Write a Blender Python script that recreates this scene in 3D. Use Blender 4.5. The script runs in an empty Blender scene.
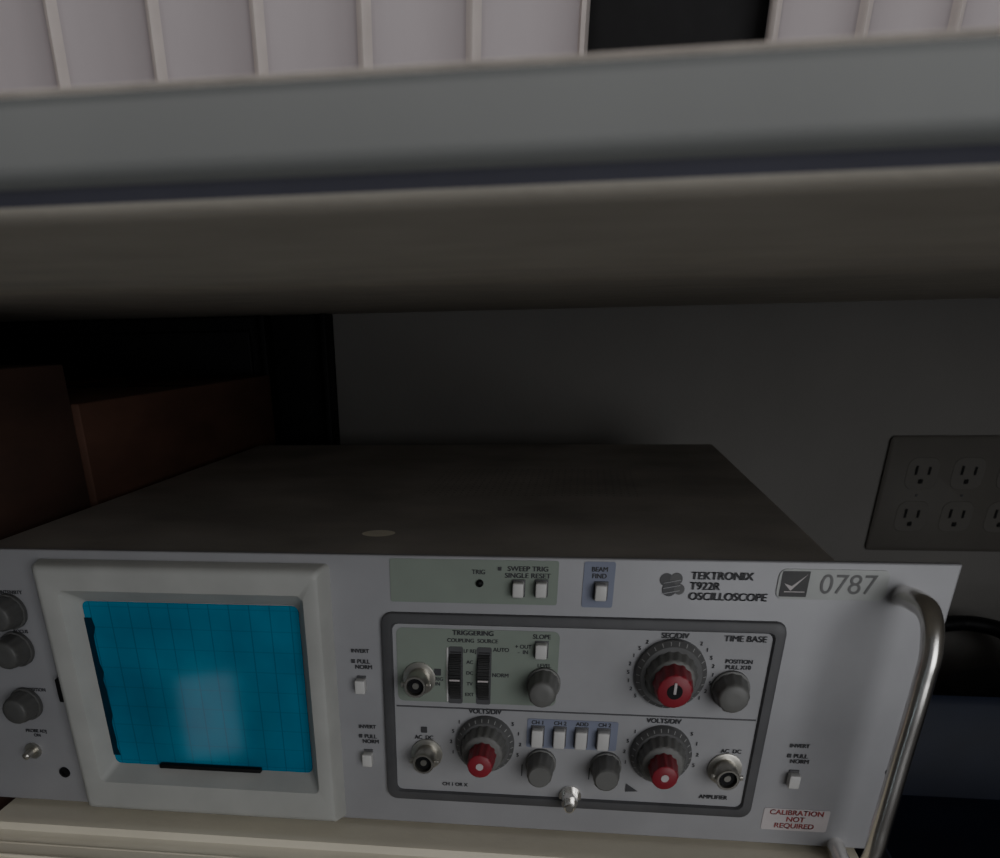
import bpy, bmesh, random
from math import *
from mathutils import Vector, Matrix
random.seed(4)
S=bpy.context.scene
COL=S.collection

# ---------------------------------------------------------------- materials
def mat(name,col,rough=.5,metal=0.,noise=0.,nscale=60.,bump=0.,bscale=300.,stretch=None,coat=0.,spec=.5,emit=None,es=0.):
    m=bpy.data.materials.new(name); m.use_nodes=True
    n=m.node_tree.nodes; l=m.node_tree.links; b=n['Principled BSDF']
    b.inputs['Base Color'].default_value=(*col,1); b.inputs['Roughness'].default_value=rough
    b.inputs['Metallic'].default_value=metal; b.inputs['Coat Weight'].default_value=coat
    b.inputs['Specular IOR Level'].default_value=spec
    if emit: b.inputs['Emission Color'].default_value=(*emit,1); b.inputs['Emission Strength'].default_value=es
    tc=n.new('ShaderNodeTexCoord'); mp=n.new('ShaderNodeMapping'); l.new(tc.outputs['Object'],mp.inputs[0])
    if stretch: mp.inputs['Scale'].default_value=stretch
    if noise>0:
        t=n.new('ShaderNodeTexNoise'); t.inputs['Scale'].default_value=nscale; t.inputs['Detail'].default_value=5
        l.new(mp.outputs[0],t.inputs['Vector'])
        r=n.new('ShaderNodeValToRGB'); r.color_ramp.elements[0].position=.3; r.color_ramp.elements[1].position=.7
        r.color_ramp.elements[0].color=(*[c*(1-noise) for c in col],1); r.color_ramp.elements[1].color=(*[min(1,c*(1+noise)) for c in col],1)
        l.new(t.outputs['Fac'],r.inputs[0]); l.new(r.outputs[0],b.inputs['Base Color'])
    if bump>0:
        t2=n.new('ShaderNodeTexNoise'); t2.inputs['Scale'].default_value=bscale; l.new(mp.outputs[0],t2.inputs['Vector'])
        bp=n.new('ShaderNodeBump'); bp.inputs['Strength'].default_value=bump; bp.inputs['Distance'].default_value=.001
        l.new(t2.outputs['Fac'],bp.inputs['Height']); l.new(bp.outputs[0],b.inputs['Normal'])
    return m
M={}
M['alu']=mat('brushed_aluminium_paint',(.340,.340,.355),.5,.15,.06,30,.03,400,(1,1,1))
M['alu2']=mat('silver_face',(.36,.36,.372),.5,.12,.06,50)
M['bezel']=mat('bezel_plastic',(.42,.425,.405),.55,0,.06,50,.03)
M['border']=mat('grey_border',(.085,.085,.09),.5,0,.1,80)
M['badgeink']=mat('badge_lettering',(.14,.14,.14),.5,0,.1,80)
M['green']=mat('green_zone',(.235,.275,.235),.5,0,.04,60)
M['blue']=mat('blue_zone',(.22,.24,.32),.5,0,.04,60)
M['knob']=mat('grey_knob',(.155,.155,.148),.5,0,.08,90)
M['knob_shade']=mat('shaded_knob',(.085,.085,.082),.5,0,.08,90)  # knob grey darkened: shade of the dim left side put into the colour
M['skirt']=mat('dial_skirt',(.12,.12,.12),.4,0,.1,90)
M['red']=mat('red_knob',(.27,.018,.032),.45,0,.1,90)
M['white']=mat('white_button',(.58,.575,.56),.4,0,.03,90)
M['tick']=mat('dial_print',(.4,.4,.4),.5,0,.03,90)
M['black']=mat('black_plastic',(.008,.008,.009),.55,0,.2,90,spec=.25)
M['wheel']=mat('wheel_plastic',(.035,.035,.035),.4,0,.2,90)
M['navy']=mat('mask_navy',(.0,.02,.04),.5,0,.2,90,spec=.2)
M['ink']=mat('ink',(.055,.055,.06),.6)
M['rink']=mat('red_ink',(.40,.09,.09),.6)
M['steel']=mat('nickel',(.46,.445,.40),.32,.9,.05,60)
M['chrome']=mat('chrome_handle',(.90,.88,.84),.25,1.,.04,50)
M['cover']=mat('cover_paint',(.42,.395,.37),.8,0,.22,14,.3,900)
M['cream']=mat('cream_case',(.76,.71,.58),.5,0,.05,20,.1,300)
M['label']=mat('paper_label',(.95,.90,.76),.7,0,.05,90)
M['plateg']=mat('badge_grey',(.33,.34,.33),.4,.2,.05,90)
M['sticker']=mat('sticker',(.52,.48,.48),.5,0,.04,90)
M['lip']=mat('laminate_grey',(.19,.197,.192),.6,0,.05,25,.02,900)
M['edge']=mat('laminate_top_edge',(.80,.73,.66),.8,0,.12,150)
M['groove']=mat('edge_groove',(.10,.10,.13),.7,0,.1,30)
M['under']=mat('board_underside',(.60,.56,.485),.85,0,.08,30,.1,500)
M['wall']=mat('wall_paint',(.225,.217,.205),.85,0,.06,8,.2,250)
M['bench']=mat('bench_top',(.05,.047,.045),.6,0,.2,20)
M['floor']=mat('floor_tile',(.12,.11,.10),.6,0,.15,3)
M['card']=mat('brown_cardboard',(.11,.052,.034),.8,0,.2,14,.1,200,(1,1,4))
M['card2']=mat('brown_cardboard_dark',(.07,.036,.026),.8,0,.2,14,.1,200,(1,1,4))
M['blueb']=mat('navy_plastic',(.009,.014,.034),.6,0,.2,20)
M['outlet']=mat('outlet_plastic',(.115,.107,.095),.55,0,.04,40,spec=.3)
M['slot']=mat('outlet_slot',(.02,.02,.02),.8,spec=.2)
M['blind']=mat('slat_white',(.62,.57,.585),.6,0,.06,12,.05,100,(1,1,.3))
M['blind_highlight']=mat('slat_ridge_highlight',(.82,.75,.71),.6,0,.06,40)  # lighter slat colour on the ridges, a painted highlight

def crt_mat():
    m=bpy.data.materials.new('blue_crt_filter'); m.use_nodes=True
    n=m.node_tree.nodes; l=m.node_tree.links; b=n['Principled BSDF']
    tc=n.new('ShaderNodeTexCoord'); sx=n.new('ShaderNodeSeparateXYZ'); l.new(tc.outputs['Object'],sx.inputs[0])
    def lines(out,off,pitch,k):
        a=n.new('ShaderNodeMath');a.operation='SUBTRACT';a.inputs[1].default_value=off;l.new(out,a.inputs[0])
        d=n.new('ShaderNodeMath');d.operation='PINGPONG';d.inputs[1].default_value=pitch/2;l.new(a.outputs[0],d.inputs[0])
        c=n.new('ShaderNodeMath');c.operation='LESS_THAN';c.inputs[1].default_value=.00030;l.new(d.outputs[0],c.inputs[0])
        s=n.new('ShaderNodeMath');s.operation='MULTIPLY';s.inputs[1].default_value=k;l.new(c.outputs[0],s.inputs[0]);return s.outputs[0]
    A=lines(sx.outputs[0],.1015,.010,.32);B=lines(sx.outputs[2],.0275,.010,.16)
    mx=n.new('ShaderNodeMath');mx.operation='MAXIMUM';l.new(A,mx.inputs[0]);l.new(B,mx.inputs[1])
    t=n.new('ShaderNodeTexNoise');t.inputs['Scale'].default_value=22;t.inputs['Detail'].default_value=3;l.new(tc.outputs['Object'],t.inputs['Vector'])
    r=n.new('ShaderNodeValToRGB');r.color_ramp.elements[0].position=.3;r.color_ramp.elements[1].position=.7
    r.color_ramp.elements[0].color=(.0,.145,.26,1);r.color_ramp.elements[1].color=(.0,.235,.385,1);l.new(t.outputs['Fac'],r.inputs[0])
    mix=n.new('ShaderNodeMixRGB');l.new(mx.outputs[0],mix.inputs[0]);l.new(r.outputs[0],mix.inputs[1]);mix.inputs[2].default_value=(.0,.02,.05,1)
    l.new(mix.outputs[0],b.inputs['Base Color'])
    b.inputs['Roughness'].default_value=.08; return m
M['crt']=crt_mat()

# ---------------------------------------------------------------- helpers
def empty(name):
    e=bpy.data.objects.new(name,None); COL.objects.link(e); e.empty_display_size=.05; return e
def fin(bm,name,m,parent=None,smooth=False):
    me=bpy.data.meshes.new(name); bm.normal_update(); bm.to_mesh(me); bm.free()
    o=bpy.data.objects.new(name,me); COL.objects.link(o)
    for x in (m if isinstance(m,list) else [m]): me.materials.append(M[x])
    if smooth:
        for p in me.polygons: p.use_smooth=True
        md=o.modifiers.new('es','EDGE_SPLIT'); md.split_angle=radians(40)
    if parent: o.parent=parent
    return o
def box(name,x,y,z,m,parent=None,bev=0.,seg=3):
    bm=bmesh.new(); bmesh.ops.create_cube(bm,size=1)
    for v in bm.verts: v.co=Vector((x[0]+(v.co.x+.5)*(x[1]-x[0]),y[0]+(v.co.y+.5)*(y[1]-y[0]),z[0]+(v.co.z+.5)*(z[1]-z[0])))
    if bev>0: bmesh.ops.bevel(bm,geom=bm.edges[:],offset=bev,segments=seg,affect='EDGES',profile=.5)
    return fin(bm,name,m,parent,bev>0)
def lathe(name,cx,cz,prof,m,parent=None,seg=32,flutes=0,fd=.0):
    """revolve profile [(dist_out_of_panel, radius, fluted?)] about the -Y axis"""
    bm=bmesh.new(); rings=[]
    for p in prof:
        d,r=p[0],p[1]; fl=len(p)>2
        ring=[]
        for i in range(seg):
            a=2*pi*i/seg; rr=r
            if fl and flutes: rr=r-(fd if (i*flutes*2//seg)%2 else 0)
            ring.append(bm.verts.new((cx+rr*cos(a),-d,cz+rr*sin(a))))
        rings.append(ring)
    for A,B in zip(rings,rings[1:]):
        for i in range(seg):
            j=(i+1)%seg; bm.faces.new((A[i],A[j],B[j],B[i]))
    bm.faces.new(rings[-1]); 
    bmesh.ops.recalc_face_normals(bm,faces=bm.faces[:])
    return fin(bm,name,m,parent,True)
def rrect(cx0,cx1,cz0,cz1,r,n=6):
    pts=[]
    for (ax,az,a0) in ((cx1-r,cz1-r,0),(cx0+r,cz1-r,90),(cx0+r,cz0+r,180),(cx1-r,cz0+r,270)):
        for i in range(n+1):
            a=radians(a0+90*i/n); pts.append((ax+r*cos(a),az+r*sin(a)))
    return pts
def loft(name,loops,m,parent,cap_end=False,cap_start=False,smooth=True):
    bm=bmesh.new(); R=[]
    for y,pts in loops: R.append([bm.verts.new((p[0],y,p[1])) for p in pts])
    for A,B in zip(R,R[1:]):
        n=len(A)
        for i in range(n): bm.faces.new((A[i],A[(i+1)%n],B[(i+1)%n],B[i]))
    if cap_end: bm.faces.new(R[-1])
    if cap_start: bm.faces.new(R[0])
    bmesh.ops.recalc_face_normals(bm,faces=bm.faces[:])
    return fin(bm,name,m,parent,smooth)
def plate(name,x0,x1,z0,z1,y,m,parent,r=.001,t=.0004):
    return loft(name,[(y,rrect(x0,x1,z0,z1,r)),(y-t,rrect(x0,x1,z0,z1,r))],m,parent,cap_end=True)
def text(s,x,z,size,m,parent,y=-.0005,align='CENTER',bold=0.,sx=1.,sp=1.):
    # each weight pass is the same lettering, nudged sideways, so thick strokes stay well-formed
    for k in ((-1,1) if bold else (0,)):
        c=bpy.data.curves.new('lettering','FONT'); c.body=s; c.size=size; c.align_x=align; c.align_y='CENTER'; c.extrude=.00006
        c.space_line=sp
        o=bpy.data.objects.new('lettering',c); COL.objects.link(o); c.materials.append(M[m])
        o.rotation_euler=(pi/2,0,0); o.location=(x+k*bold,y,z); o.scale=(sx,1,1); o.parent=parent
def tube(name,pts,r,m,parent=None,cyc=False):
    c=bpy.data.curves.new(name,'CURVE'); c.dimensions='3D'; sp=c.splines.new('BEZIER'); sp.bezier_points.add(len(pts)-1)
    for b,p in zip(sp.bezier_points,pts): b.co=p; b.handle_left_type=b.handle_right_type='AUTO'
    sp.use_cyclic_u=cyc; sp.resolution_u=12; c.bevel_depth=r; c.bevel_resolution=6; c.use_fill_caps=True
    o=bpy.data.objects.new(name,c); COL.objects.link(o); c.materials.append(M[m]); 
    if parent: o.parent=parent
    return o
def extrude_x(name,prof,x0,x1,m,parent=None,mats=None,smooth=True):
    """profile of (y,z) extruded along x"""
    bm=bmesh.new(); A=[bm.verts.new((x0,p[0],p[1])) for p in prof]; B=[bm.verts.new((x1,p[0],p[1])) for p in prof]
    n=len(A)
    for i in range(n):
        f=bm.faces.new((A[i],A[(i+1)%n],B[(i+1)%n],B[i]))
        if mats: f.material_index=mats[i]
    bm.faces.new(A); bm.faces.new(B); bmesh.ops.recalc_face_normals(bm,faces=bm.faces[:])
    return fin(bm,name,m,parent,smooth)

# ---------------------------------------------------------------- oscilloscope
O=empty('oscilloscope')
PW=.4850; PH=.133
box('front_panel',(0,PW),(0,.004),(0,PH),'alu',O,.0008)
loft('case_cover',[(.004,rrect(.035,.444,.0,.1295,.004)),(.470,rrect(.035,.444,.0,.1295,.004))],'cover',O,cap_end=True)
box('cover_seam',(.036,.443),(.006,.010),(.1293,.1300),'alu2',O,.0003)
bm=bmesh.new()
for i in range(30):
    for j in range(14):
        x=.235+i*.0045; y=.19+j*.009
        bmesh.ops.create_circle(bm,cap_ends=True,radius=.0008,segments=8,matrix=Matrix.Translation((x,y,.12960)))
fin(bm,'cover_vents','border',O)
bm=bmesh.new(); bmesh.ops.create_circle(bm,cap_ends=True,radius=.0085,segments=32,matrix=Matrix.Translation((.231,.066,.12975)))
fin(bm,'cover_label','label',O)
# CRT bezel (frame with inward sloping faces)
loft('screen_bezel',[(0,rrect(.0795,.2215,.0008,.1290,.002)),(-.009,rrect(.0815,.2195,.0025,.1283,.002)),(-.0110,rrect(.0830,.2183,.004,.1268,.002)),
  (-.0115,rrect(.0850,.2165,.0058,.1250,.002)),(-.0105,rrect(.0925,.2110,.0185,.1170,.003)),(-.0095,rrect(.0932,.2103,.0192,.1163,.003)),(.001,rrect(.0985,.2050,.0262,.1095,.003))],'bezel',O)
plate('screen_glass',.098,.2055,.0255,.1098,-.0002,'crt',O,.003,.0005)
# ragged dark mask at the left edge of the tube
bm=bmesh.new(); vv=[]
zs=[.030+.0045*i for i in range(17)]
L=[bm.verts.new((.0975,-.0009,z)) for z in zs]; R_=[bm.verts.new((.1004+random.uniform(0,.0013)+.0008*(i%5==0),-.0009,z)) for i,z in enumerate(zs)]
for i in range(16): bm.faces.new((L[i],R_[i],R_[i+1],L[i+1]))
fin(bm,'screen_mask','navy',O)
box('screen_latch',(.1235,.1785),(-.0040,0),(.0250,.0272),'black',O,.0005)
box('bezel_latch',(.0770,.0800),(-.006,0),(.0600,.0720),'black',O,.0006)
# coloured zones
plate('trigger_zone_upper',.2493,.3238,.1130,.1318,-.0001,'green',O,.001,.0003)
plate('beam_zone',.3345,.3478,.1125,.1318,-.0001,'blue',O,.001,.0003)
# inner control panel : raised grey frame
IX0,IX1,IZ0,IZ1=.2444,.4226,.0142,.1084
loft('control_frame',[(0,rrect(IX0,IX1,IZ0,IZ1,.005)),(-.0022,rrect(IX0+.0003,IX1-.0003,IZ0+.0003,IZ1-.0003,.005)),(-.0026,rrect(IX0+.001,IX1-.001,IZ0+.001,IZ1-.001,.0045)),
 (-.0026,rrect(IX0+.0044,IX1-.0044,IZ0+.0044,IZ1-.0044,.003)),(-.0006,rrect(IX0+.0053,IX1-.0053,IZ0+.0053,IZ1-.0053,.003))],'border',O)
plate('control_face',IX0+.0051,IX1-.0051,IZ0+.0051,IZ1-.0051,-.0004,'alu2',O,.003,.0004)
plate('trigger_zone',.2514,.3262,.0665,.1015,-.0008,'green',O,.003,.0003)
box('divider_line',(.2505,.4168),(-.0012,-.0007),(.0634,.0640),'border',O)
plate('mode_zone',.3135,.3560,.0455,.0600,-.0008,'blue',O,.001,.0003)

TY=-.0012
def at(x,z,d):  # axis of a part whose middle stands d out of the panel
    k=1-d/.399; return .3285+(x-.3285)*k,.2172+(z-.2172)*k
def small_knob(x,z,r=.0068,L=.016,m='knob'):
    cx,cz=at(x,z,L*.55)
    lathe('grey_knob',cx,cz,[(.0006,r*1.08),(.003,r*1.08),(.0032,r,1),(L-.002,r*.88,1),(L-.0006,r*.80),(L,r*.70),(L,r*.3)],m,O,48,12,.0003)
def bnc(x,z):
    cx,cz=at(x,z,.008)
    lathe('bnc_connector_base',cx,cz,[(.0006,.0078),(.002,.0078),(.0022,.0068)],'steel',O,24)
    lathe('bnc_connector',cx,cz,[(.002,.0052),(.0135,.0052),(.014,.0048),(.014,.0040),(.009,.0038),(.009,.0016),(.0125,.0015),(.0125,.0005)],'steel',O,32)
    lathe('bnc_core',cx,cz,[(.0088,.0037),(.0118,.0037),(.0118,.0014)],'black',O,24)
    for s in (-1,1): box('bnc_lug',(cx+s*.0060-.0011,cx+s*.0060+.0011),(-.0115,-.0095),(cz-.001,cz+.001),'steel',O,.0003)
def big_knob(x,z,rs,rk,L1,rr,L2):
    lathe('dial_skirt',x,z,[(.0008,rs),(.004,rs),(.0065,rs*.86),(.0065,rk)],'skirt',O,64)
    bm=bmesh.new()
    for i in range(26):
        a=2*pi*i/26; r0,r1=rs*.89,rs*.98; w=.00018
        n=Vector((-sin(a),0,cos(a)))*w
        ps=[Vector((x+r0*cos(a),-.0062,z+r0*sin(a))),Vector((x+r1*cos(a),-.0048,z+r1*sin(a)))]
        bm.faces.new([bm.verts.new(ps[0]+n),bm.verts.new(ps[0]-n),bm.verts.new(ps[1]-n),bm.verts.new(ps[1]+n)])
    fin(bm,'dial_ticks','tick',O)
    lathe('dial_knob',x,z,[(.0065,rk*1.03,1),(L1-.002,rk*.92,1),(L1-.0005,rk*.86),(L1,rk*.78),(L1,rr*.6)],'knob',O,72,18,.0005)
    lathe('red_knob',x,z,[(L1,rr,1),(L2-.0015,rr*.90,1),(L2-.0004,rr*.84),(L2,rr*.76),(L2,rr*.2)],'red',O,48,12,.0005)
    if rr<.007: lathe('red_knob_cap',x,z,[(L2-.0005,rr*.26),(L2+.0003,rr*.26),(L2+.0003,rr*.1)],'sticker',O,24)
    else:
        lathe('red_knob_cap',x,z,[(L2-.0005,rr*.38),(L2+.0003,rr*.38),(L2+.0003,rr*.1)],'black',O,24)
        box('red_knob_mark',(x-.0006,x+.0006),(-L2-.0006,-L2),(z-.001,z+.004),'sticker',O,.0002)
def button(x,z,w=.0048,h=.0062,L=.006,m='white'):
    cx,cz=at(x,z,L*.8)
    box('push_button_well',(cx-w*.60,cx+w*.60),(-.0014,-.0006),(cz-h*.6,cz+h*.6),'border',O,.0003)
    box('push_button',(cx-w/2,cx+w/2),(-L,-.0006),(cz-h/2,cz+h/2),m,O,.0007)
def slide(x,z):
    box('slide_switch_well',(x-.0022,x+.0022),(-.0008,0),(z-.0040,z+.0032),'border',O,.0002)
    box('slide_switch',(x-.0024,x+.0024),(-.0055,0),(z-.0042,z+.0022),'white',O,.0005)

# upper strip
lathe('trig_lamp',.2896,.1219,[(0,.0017),(.0012,.0016),(.0020,.0010),(.0022,.0003)],'black',O,20)
button(.3065,.1190);button(.3166,.1192);button(.3425,.1186,.0050,.0066)
box('legend_mark',(.2975,.2990),(-.0009,-.0003),(.1275,.1290),'ink',O)
text('SWEEP TRIG\nSINGLE RESET',.3105,.1268,.0029,'ink',O,bold=.00014,sx=1.12); text('TRIG',.2890,.1266,.0027,'ink',O,bold=.00012)
text('BEAM\nFIND',.3412,.1272,.0028,'ink',O,bold=.00012)
# maker logo and lettering
for k,(dx,dz,r) in enumerate([(-.0026,.0027,.0027),(.0016,.0030,.0026),(-.0008,-.0012,.0030),(.0033,-.0012,.0022)]):
    lathe('logo_disc',.3720+dx,.1222+dz,[(0,r),(.0003+.0001*k,r),(.0003+.0001*k,r*.2)],'border' if k%2==0 else 'skirt',O,24)
for k in range(3):
    bm=bmesh.new(); z=.1240-k*.0022
    bm.faces.new([bm.verts.new(p) for p in ((.3685,-.0009,z-.0006),(.3755,-.0009,z+.0008),(.3755,-.0009,z+.0011),(.3685,-.0009,z-.0003))]); fin(bm,'logo_bar','alu2',O)
text('TEKTRONIX\nT922R\nOSCILLOSCOPE',.3795,.1224,.0045,'ink',O,align='LEFT',bold=.00022,sx=1.02,sp=.95)
plate('asset_badge',.4150,.4585,.1180,.1302,0,'plateg',O,.0030,.0006)
plate('asset_badge_mark',.4162,.4272,.1190,.1294,-.0006,'wheel',O,.0003,.0002)
bm=bmesh.new(); bm.faces.new([bm.verts.new(p) for p in ((.4175,-.0010,.1245),(.4205,-.0010,.1215),(.4265,-.0010,.1284),(.4207,-.0010,.1234))]); fin(bm,'asset_mark_tick','sticker',O)
box('asset_mark_stroke',(.4180,.4262),(-.0011,-.0008),(.1209,.1213),'sticker',O)
text('0787',.4428,.1240,.0112,'badgeink',O,y=-.0008,sx=1.0)
# triggering section
text('TRIGGERING',.2870,.0998,.0031,'ink',O,y=TY,bold=.00018,sx=1.05)
text('COUPLING  SOURCE',.2868,.0963,.0025,'ink',O,y=TY,bold=.0001)
for cx in (.2791,.2923):
    plate('thumbwheel_slot',cx-.0034,cx+.0034,.0662,.0935,-.0010,'border',O,.001,.0004)
    bm=bmesh.new(); R=.0180; n=64; A=[];B=[]
    for i in range(n+1):
        a=-.72+1.44*i/n; rr=R-(.0006 if i%4<2 else 0)
        y=-(rr*cos(a)-R*cos(.72)) -.0010; z=.0798+rr*sin(a)
        A.append(bm.verts.new((cx-.0026,y,z)));B.append(bm.verts.new((cx+.0026,y,z)))
    for i in range(n): bm.faces.new((A[i],A[i+1],B[i+1],B[i]))
    bm.faces.new(A);bm.faces.new(B)
    bmesh.ops.recalc_face_normals(bm,faces=bm.faces[:]); fin(bm,'thumbwheel','wheel',O)
    box('thumbwheel_mark',(cx-.0024,cx+.0024),(-.0058,-.0050),(.0785,.0793),'sticker',O)
box('legend_strip',(.2748,.2757),(-.0016,-.0008),(.0670,.0930),'white',O,.0002)
for k,s in enumerate(['LF REJ','AC','DC','TV','EXT']): text(s,.2857,.0915-k*.0052,.0023,'ink',O,y=TY,bold=.0001)
for k,s in enumerate(['AUTO','NORM']): text(s,.3000,.0925-k*.012,.0026,'ink',O,y=TY,bold=.0001)
button(.3181,.0918,.0052,.0066); text('SLOPE',.3181,.0990,.0029,'ink',O,y=TY,bold=.0001); text('+ OUT\n-  IN',.3100,.0930,.0025,'ink',O,y=TY,bold=.0001)
small_knob(.3199,.0740,.0072,.017)
text('LEVEL',.3199,.0858,.0024,'ink',O,y=TY,bold=.0001)
bnc(.2605,.0750); plate('input_mark',.2690,.2722,.0795,.0827,-.001,'ink',O,.0003,.0003); text('TRIG\nIN',.2706,.0765,.0024,'ink',O,y=TY,bold=.0001)
# time base
big_knob(.3762,.0845,.0155,.0112,.014,.0085,.026)
text('SEC/DIV',.3762,.1012,.0033,'ink',O,y=TY,bold=.00018); text('TIME BASE',.4060,.1006,.0037,'ink',O,y=TY,sx=1.05,bold=.00016)
for i in range(21):
    a=radians(-40+i*13)
    if sin(a)<.80: text(str([1,2,5][i%3]),.3762+.0185*cos(a),.0845+.0175*sin(a),.0024,'ink',O,y=TY,bold=.0001)
small_knob(.4046,.0752,.0078,.015); text('POSITION\nPULL X10',.4050,.0892,.0026,'ink',O,y=TY,bold=.00012)
# vertical channels
for (x,z) in ((.2938,.0465),(.3768,.0455)):
    big_knob(x,z,.0140,.0108,.016,.0066,.029)
    for i in range(12):
        a=radians(-20+i*20)
        if sin(a)<.80: text(str([5,2,1][i%3]),x+.0168*cos(a),z+.0160*sin(a),.0025,'ink',O,y=TY,bold=.0001)
    text('VOLTS/DIV',x-.0005,z+.0160,.0032,'ink',O,y=TY,bold=.00016)
bnc(.2637,.0358);bnc(.4085,.0355)
small_knob(.3208,.0330,.0068,.018);small_knob(.3526,.0330,.0068,.018)
for x in (.3185,.3290,.3393,.3497): button(x,.0495,.0054,.0088,.006)
for x,s in ((.3185,'CH 1'),(.3290,'CH 2'),(.3393,'ADD'),(.3497,'CH 2')): text(s,x,.0582,.0027,'ink',O,y=TY,bold=.00012)
for x in (.3120,.3445):
    box('position_arrow',(x-.0002,x+.0002),(-.0012,-.0008),(.030,.036),'ink',O)
for x in (.2637,.4085): text('AC  DC',x,.0480,.0027,'ink',O,y=TY,bold=.00012)
plate('channel_mark',.2622,.2652,.0505,.0535,-.001,'ink',O,.0003,.0003)
text('CH 1 OR X',.2790,.0235,.0026,'ink',O,y=TY,bold=.0001);text('AMPLIFIER',.4040,.0240,.0029,'ink',O,y=TY,bold=.00014)
bm=bmesh.new(); bm.faces.new([bm.verts.new(p) for p in ((.3625,-.0012,.0290),(.3685,-.0012,.0250),(.3625,-.0012,.0245))]); fin(bm,'cal_mark','ink',O)
# ground post
lathe('ground_post',.3362,.0205,[(.0004,.0055),(.002,.0055),(.002,.0040,1),(.010,.0040,1),(.010,.0024),(.015,.0024),(.0155,.0018),(.0155,.0003)],'chrome',O,24,6,.0004)
# slide switches at the margins
for x,z in ((.2337,.0745),(.2353,.0367),(.4384,.0367)):
    slide(x,z); text('INVERT',x,z+.0152,.0026,'ink',O,bold=.00012); text('PULL\nNORM',x+.0014,z+.0088,.0028,'ink',O,bold=.00012,sp=.95)
    box('switch_mark',(x-.0045,x-.0028),(-.0006,0),(z+.0094,z+.0111),'ink',O)
# sticker and rack holes
plate('calibration_sticker',.4288,.4590,.0080,.0195,0,'sticker',O,.001,.0003)
text('CALIBRATION\nNOT\nREQUIRED',.4439,.0140,.0037,'rink',O,bold=.0001,sx=1.05,sp=.95)
for x,z in ((.4805,.0410),(.0035,.0410)): lathe('rack_hole',x,z,[(0.0001,.0024),(.0004,.0024),(.0004,.0003)],'black',O,20)
# controls left of the CRT
for x,z,r in ((.0545,.1019,.0078),(.0530,.0830,.0080),(.0500,.0535,.0078)): small_knob(x,z,r,.014,'knob_shade')
for z,s in ((.1130,'INTENSITY'),(.0940,'FOCUS'),(.0640,'POSITION')): text(s,.0620,z,.0024,'ink',O,bold=.0001)
lathe('toggle_nut',.0517,.0300,[(0,.0042),(.002,.0042),(.002,.0022),(.009,.0018),(.010,.0004)],'steel',O,20)
lathe('probe_jack',.0663,.0178,[(0,.0030),(.001,.0028),(.001,.0015),(.0002,.0014),(.0002,.0002)],'black',O,20)
text('PROBE ADJ\nON',.0560,.0400,.0024,'ink',O,bold=.0001)
# rack handles
for x,n in ((.4685,'handle'),(.0140,'handle_other')):
    tube(n,[(x-.004,.002,.1200),(x-.003,-.014,.1218),(x-.001,-.029,.1195),(x,-.0365,.1085),(x,-.038,.096),(x,-.038,.066),(x,-.038,.034),(x,-.037,.016),(x-.001,-.032,.0055),(x-.003,-.021,.0005),(x-.004,.002,.0015)],.0041,'chrome',O)

# ---------------------------------------------------------------- cream equipment case carrying the oscilloscope
K=empty('equipment_case')
prof=[(.47,-.003),(-.016,-.003),(-.020,-.004),(-.021,-.008),(-.024,-.010),(-.050,-.0125),(-.056,-.0145),(-.059,-.020),(-.059,-.138),(.47,-.138)]
extrude_x('case_shell',prof,.028,.476,'cream',K)
for y in (-.030,-.042): box('case_rib',(.034,.470),(y-.0008,y+.0008),(-.0130,-.0100),'cream',K,.0006)
box('case_front_panel',(.04,.464),(-.0605,-.058),(-.128,-.028),'alu2',K,.002)
for x in (.1,.2,.3,.4):
    box('case_vent',(x-.03,x+.03),(-.0612,-.0600),(-.05,-.047),'black',K)
for x in (.08,.42):
    for y in (.04,.42): box('rubber_foot',(x-.01,x+.01),(y-.01,y+.01),(-.003,.0005),'black',O,.0005)

# ---------------------------------------------------------------- shelf overhead
prof=[(.60,.2450),(-.2552,.2450),(-.2556,.2448),(-.2552,.2446),(-.2545,.2443),(-.2545,.2376),(-.2542,.2366),(-.2535,.2357),(-.2522,.2350),(-.2508,.2343),(-.2500,.2333),(-.2480,.2322),(-.2400,.2318),(.60,.2318)]
mi=[0,1,1,1,0,0,0,0,2,2,3,3,3,0]
extrude_x('shelf',prof,-.9,1.6,['lip','edge','groove','under'],None,mi)

# ---------------------------------------------------------------- things behind
def carton(name,x,y,z,m):
    e=empty(name); box('carton_body',x,y,z,m,e,.001)
    box('carton_tape',((x[0]+x[1])/2-.02,(x[0]+x[1])/2+.02),(y[0]-.0005,y[1]+.0005),(z[1]-.0005,z[1]+.0006),m,e)
    box('carton_flap_gap',(x[0]+.003,x[1]-.003),((y[0]+y[1])/2-.0008,(y[0]+y[1])/2+.0008),(z[1]-.001,z[1]+.0008),'black',e)
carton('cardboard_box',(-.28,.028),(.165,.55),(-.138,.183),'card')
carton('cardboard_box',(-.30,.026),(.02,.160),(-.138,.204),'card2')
P=empty('rack_post')
box('post_web',(.018,.084),(.585,.592),(-.138,.2318),'black',P,.001)
box('post_flange',(.018,.024),(.56,.592),(-.138,.2318),'black',P,.001)
box('post_flange',(.078,.084),(.56,.592),(-.138,.2318),'black',P,.001)
Cb=empty('dark_backing')  # black panels added to stand for the darkness left of the post
box('backing_slab',(-.84,.015),(.576,.618),(-.138,.2318),'black',Cb,.002)
box('backing_front',(-.83,.005),(.570,.576),(-.12,.22),'black',Cb,.002)

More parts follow.
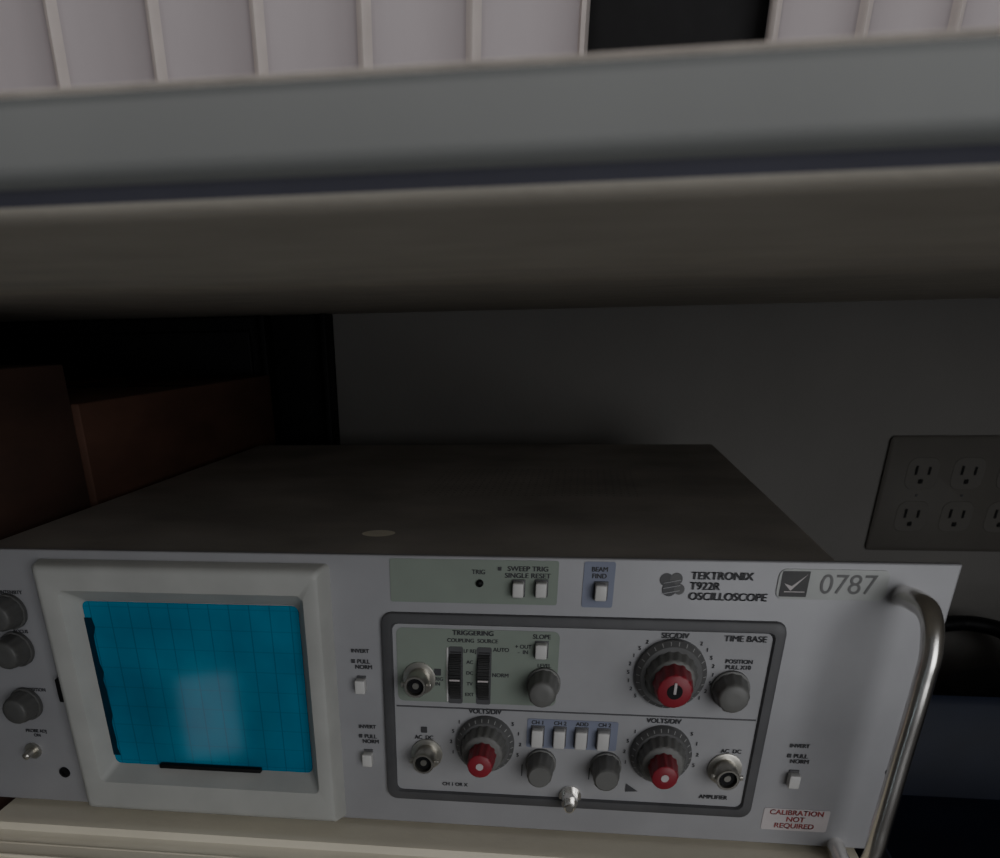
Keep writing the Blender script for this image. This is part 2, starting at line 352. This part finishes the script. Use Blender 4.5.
# wall outlet
W=empty('wall_outlet'); 
loft('outlet_plate',[(.6199,rrect(.6285,.770,.016,.1215,.004)),(.616,rrect(.6285,.770,.016,.1215,.004)),(.6145,rrect(.631,.7675,.0185,.119,.004))],'outlet',W,cap_end=True)
for x in (.664,.706,.748):
    for z in (.0885,.049):
        loft('outlet_face',[(.6150,rrect(x-.015,x+.015,z-.0145,z+.0145,.008)),(.6141,rrect(x-.0145,x+.0145,z-.014,z+.014,.008))],'outlet',W,cap_end=True)
        box('slot',(x-.0070,x-.0050),(.6130,.6142),(z-.001,z+.007),'slot',W); box('slot',(x+.0050,x+.0070),(.6130,.6142),(z-.001,z+.006),'slot',W)
        box('slot',(x-.002,x+.002),(.6130,.6142),(z-.009,z-.005),'slot',W,.0008)
    box('plate_screw',(x-.0012,x+.0012),(.6135,.615),(.0675,.0699),'border',W,.0008)

# navy bin, bag and coiled cable at right
B=empty('storage_bin')
bm=bmesh.new(); R=[]
for z,g in ((-.138,.0),(-.045,.012),(-.035,.018),(-.031,.014),(-.037,.008),(-.11,-.002)):
    R.append([bm.verts.new((p[0],p[1],z)) for p in rrect(.525-g,.95+g,-.02-g,.30+g,.03)])
for A,C_ in zip(R,R[1:]):
    for i in range(len(A)): bm.faces.new((A[i],A[(i+1)%len(A)],C_[(i+1)%len(A)],C_[i]))
bm.faces.new(R[-1]); bm.faces.new(R[0][::-1]); bmesh.ops.recalc_face_normals(bm,faces=bm.faces[:]); fin(bm,'bin_body','blueb',B,True)
G=empty('equipment_bag')
bm=bmesh.new(); R=[]
for z,k in ((-.138,.94),(-.125,1.),(-.085,.98),(-.060,.90),(-.048,.72),(-.043,.45)):
    R.append([bm.verts.new((.80+(p[0]-.80)*k,.41+(p[1]-.41)*k,z)) for p in rrect(.655,.945,.345,.475,.045)])
for A,C_ in zip(R,R[1:]):
    for i in range(len(A)): bm.faces.new((A[i],A[(i+1)%len(A)],C_[(i+1)%len(A)],C_[i]))
bm.faces.new(R[-1]); bm.faces.new(R[0][::-1]); bmesh.ops.recalc_face_normals(bm,faces=bm.faces[:]); fin(bm,'bag_body','black',G,True)
tube('bag_handle',[(.74,.41,-.050),(.745,.41,-.030),(.80,.41,-.022),(.855,.41,-.030),(.86,.41,-.050)],.005,'black',G)
Q=empty('coiled_cable')
pts=[(.725+(.070+.003*sin(i*1.7))*cos(2*pi*i/14),.545+.025*sin(2*pi*i/14)+.003*cos(i*2.3),-.086+.042*sin(2*pi*i/14)) for i in range(56)]
tube('cable',pts,.007,'black',Q)

# ---------------------------------------------------------------- ribbed sheets standing on the shelf
def slats(name,x0,x1,pitch,y):
    e=empty(name); bm=bmesh.new(); prof=[];mi=[];x=x0
    shape=[(0,0,1),(.03,-.006,1),(.07,-.008,1),(.11,-.006,1),(.14,-.001,0),(.18,.002,0),(.30,.005,0),(.60,.010,0),(.88,.006,0),(.96,.002,0)]
    while x<x1-1e-4:
        for u,d,k in shape: prof.append((x+u*pitch,y+d)); mi.append(k)
        x+=pitch
    prof+= [(x,y),(x+.02*pitch,y-.006),(x+.06*pitch,y-.007),(x+.09*pitch,y)]; mi+=[1,1,1,1]
    z0,z1=.2452,.95
    A=[bm.verts.new((p[0],p[1],z0)) for p in prof];Bv=[bm.verts.new((p[0],p[1],z1)) for p in prof]
    A2=[bm.verts.new((p[0],p[1]+.004,z0)) for p in prof];B2=[bm.verts.new((p[0],p[1]+.004,z1)) for p in prof]
    for i in range(len(prof)-1):
        for q in ((A[i],A[i+1],Bv[i+1],Bv[i]),(A2[i],A2[i+1],B2[i+1],B2[i]),(A[i],A[i+1],A2[i+1],A2[i]),(Bv[i],Bv[i+1],B2[i+1],B2[i])):
            bm.faces.new(q).material_index=mi[i]
    bm.faces.new((A[0],Bv[0],B2[0],A2[0])); bm.faces.new((A[-1],Bv[-1],B2[-1],A2[-1]))
    bmesh.ops.recalc_face_normals(bm,faces=bm.faces[:])
    fin(bm,'ribbed_sheet',['blind','blind_highlight'],e,True)
slats('ribbed_plastic_panel',.307-.084*11,.307,.084,.50)
slats('ribbed_plastic_panel',.442,1.3,.062,.50)
D=empty('dark_gap_backing')  # black panels added so the gap between the sheets stays dark
box('gap_backing_front',(.20,.48),(.53,.536),(.2455,.62),'black',D,.002)
box('gap_backing_side',(.20,.204),(.535,.61),(.2455,.62),'black',D,.001)
box('gap_backing_side',(.476,.480),(.535,.61),(.2455,.62),'black',D,.001)
box('gap_backing_core',(.206,.474),(.538,.606),(.25,.61),'wheel',D,.001)

# ---------------------------------------------------------------- room
box('wall_back',(-1.6,2.4),(.62,.70),(-.9,1.7),'wall')
box('wall_left',(-1.68,-1.6),(-2.6,.70),(-.9,1.7),'wall')
box('wall_right',(2.4,2.48),(-2.6,.70),(-.9,1.7),'wall')
box('floor',(-1.68,2.48),(-2.6,.70),(-.98,-.9),'floor')
box('ceiling',(-1.68,2.48),(-2.6,.70),(1.7,1.78),'wall')
T=empty('workbench')
box('bench_top',(-.95,1.65),(-.25,.618),(-.178,-.138),'bench',T,.003)
for x in (-.9,1.56):
    for y in (-.2,.54): box('bench_leg',(x,x+.05),(y,y+.05),(-.9,-.178),'black',T,.002)
for x in (-.9,1.56):
    U=empty('shelf_upright')
    box('upright_web',(x,x+.006),(.50,.60),(-.138,.2318),'black',U,.002)
    box('upright_flange',(x,x+.035),(.50,.506),(-.138,.2318),'black',U,.001)

# ---------------------------------------------------------------- lights
def area(name,loc,target,sx,sy,e,col):
    L=bpy.data.lights.new(name,'AREA'); L.shape='RECTANGLE'; L.size=sx; L.size_y=sy; L.energy=e; L.color=col
    o=bpy.data.objects.new(name,L); COL.objects.link(o); o.location=loc
    o.rotation_euler=(Vector(target)-Vector(loc)).to_track_quat('-Z','Y').to_euler(); return o
area('room_light',(1.05,-1.40,.28),(.38,0,.1),.9,.9,8.4,(.98,.985,1))
area('ceiling_light',(.3,-1.3,1.6),(.1,.4,.4),1.0,.5,10,(1,.94,.93))
area('screen_glare_light',(-.50,-1.5,-.56),(.16,0,.06),.14,.20,.09,(.75,.92,1))  # added unseen lamp, placed to put a soft reflection on the screen glass
w=bpy.data.worlds.new('dim_room'); S.world=w; w.use_nodes=True
w.node_tree.nodes['Background'].inputs[0].default_value=(.9,.94,1,1); w.node_tree.nodes['Background'].inputs[1].default_value=.085

# ---------------------------------------------------------------- camera (9:16 phone frame, upper part kept)
yaw,pitch,roll=-.1707,-.5586,-.0213
cp,sp=cos(pitch),sin(pitch)
fw=Vector((sin(yaw)*cp,cos(yaw)*cp,sp)); ri=Vector((cos(yaw),-sin(yaw),0)); up=ri.cross(fw)
r2=ri*cos(roll)+up*sin(roll); u2=-ri*sin(roll)+up*cos(roll)
cam=bpy.data.cameras.new('camera'); co=bpy.data.objects.new('camera',cam); COL.objects.link(co)
mw=Matrix((( r2.x,u2.x,-fw.x,.3285),(r2.y,u2.y,-fw.y,-.3990),(r2.z,u2.z,-fw.z,.2172),(0,0,0,1)))
co.matrix_world=mw
cam.sensor_width=36; cam.lens=881.2*36/1000; cam.shift_x=.0804; cam.shift_y=.4518; cam.clip_start=.01
cam.dof.use_dof=True; cam.dof.focus_distance=.44; cam.dof.aperture_fstop=22
S.camera=co
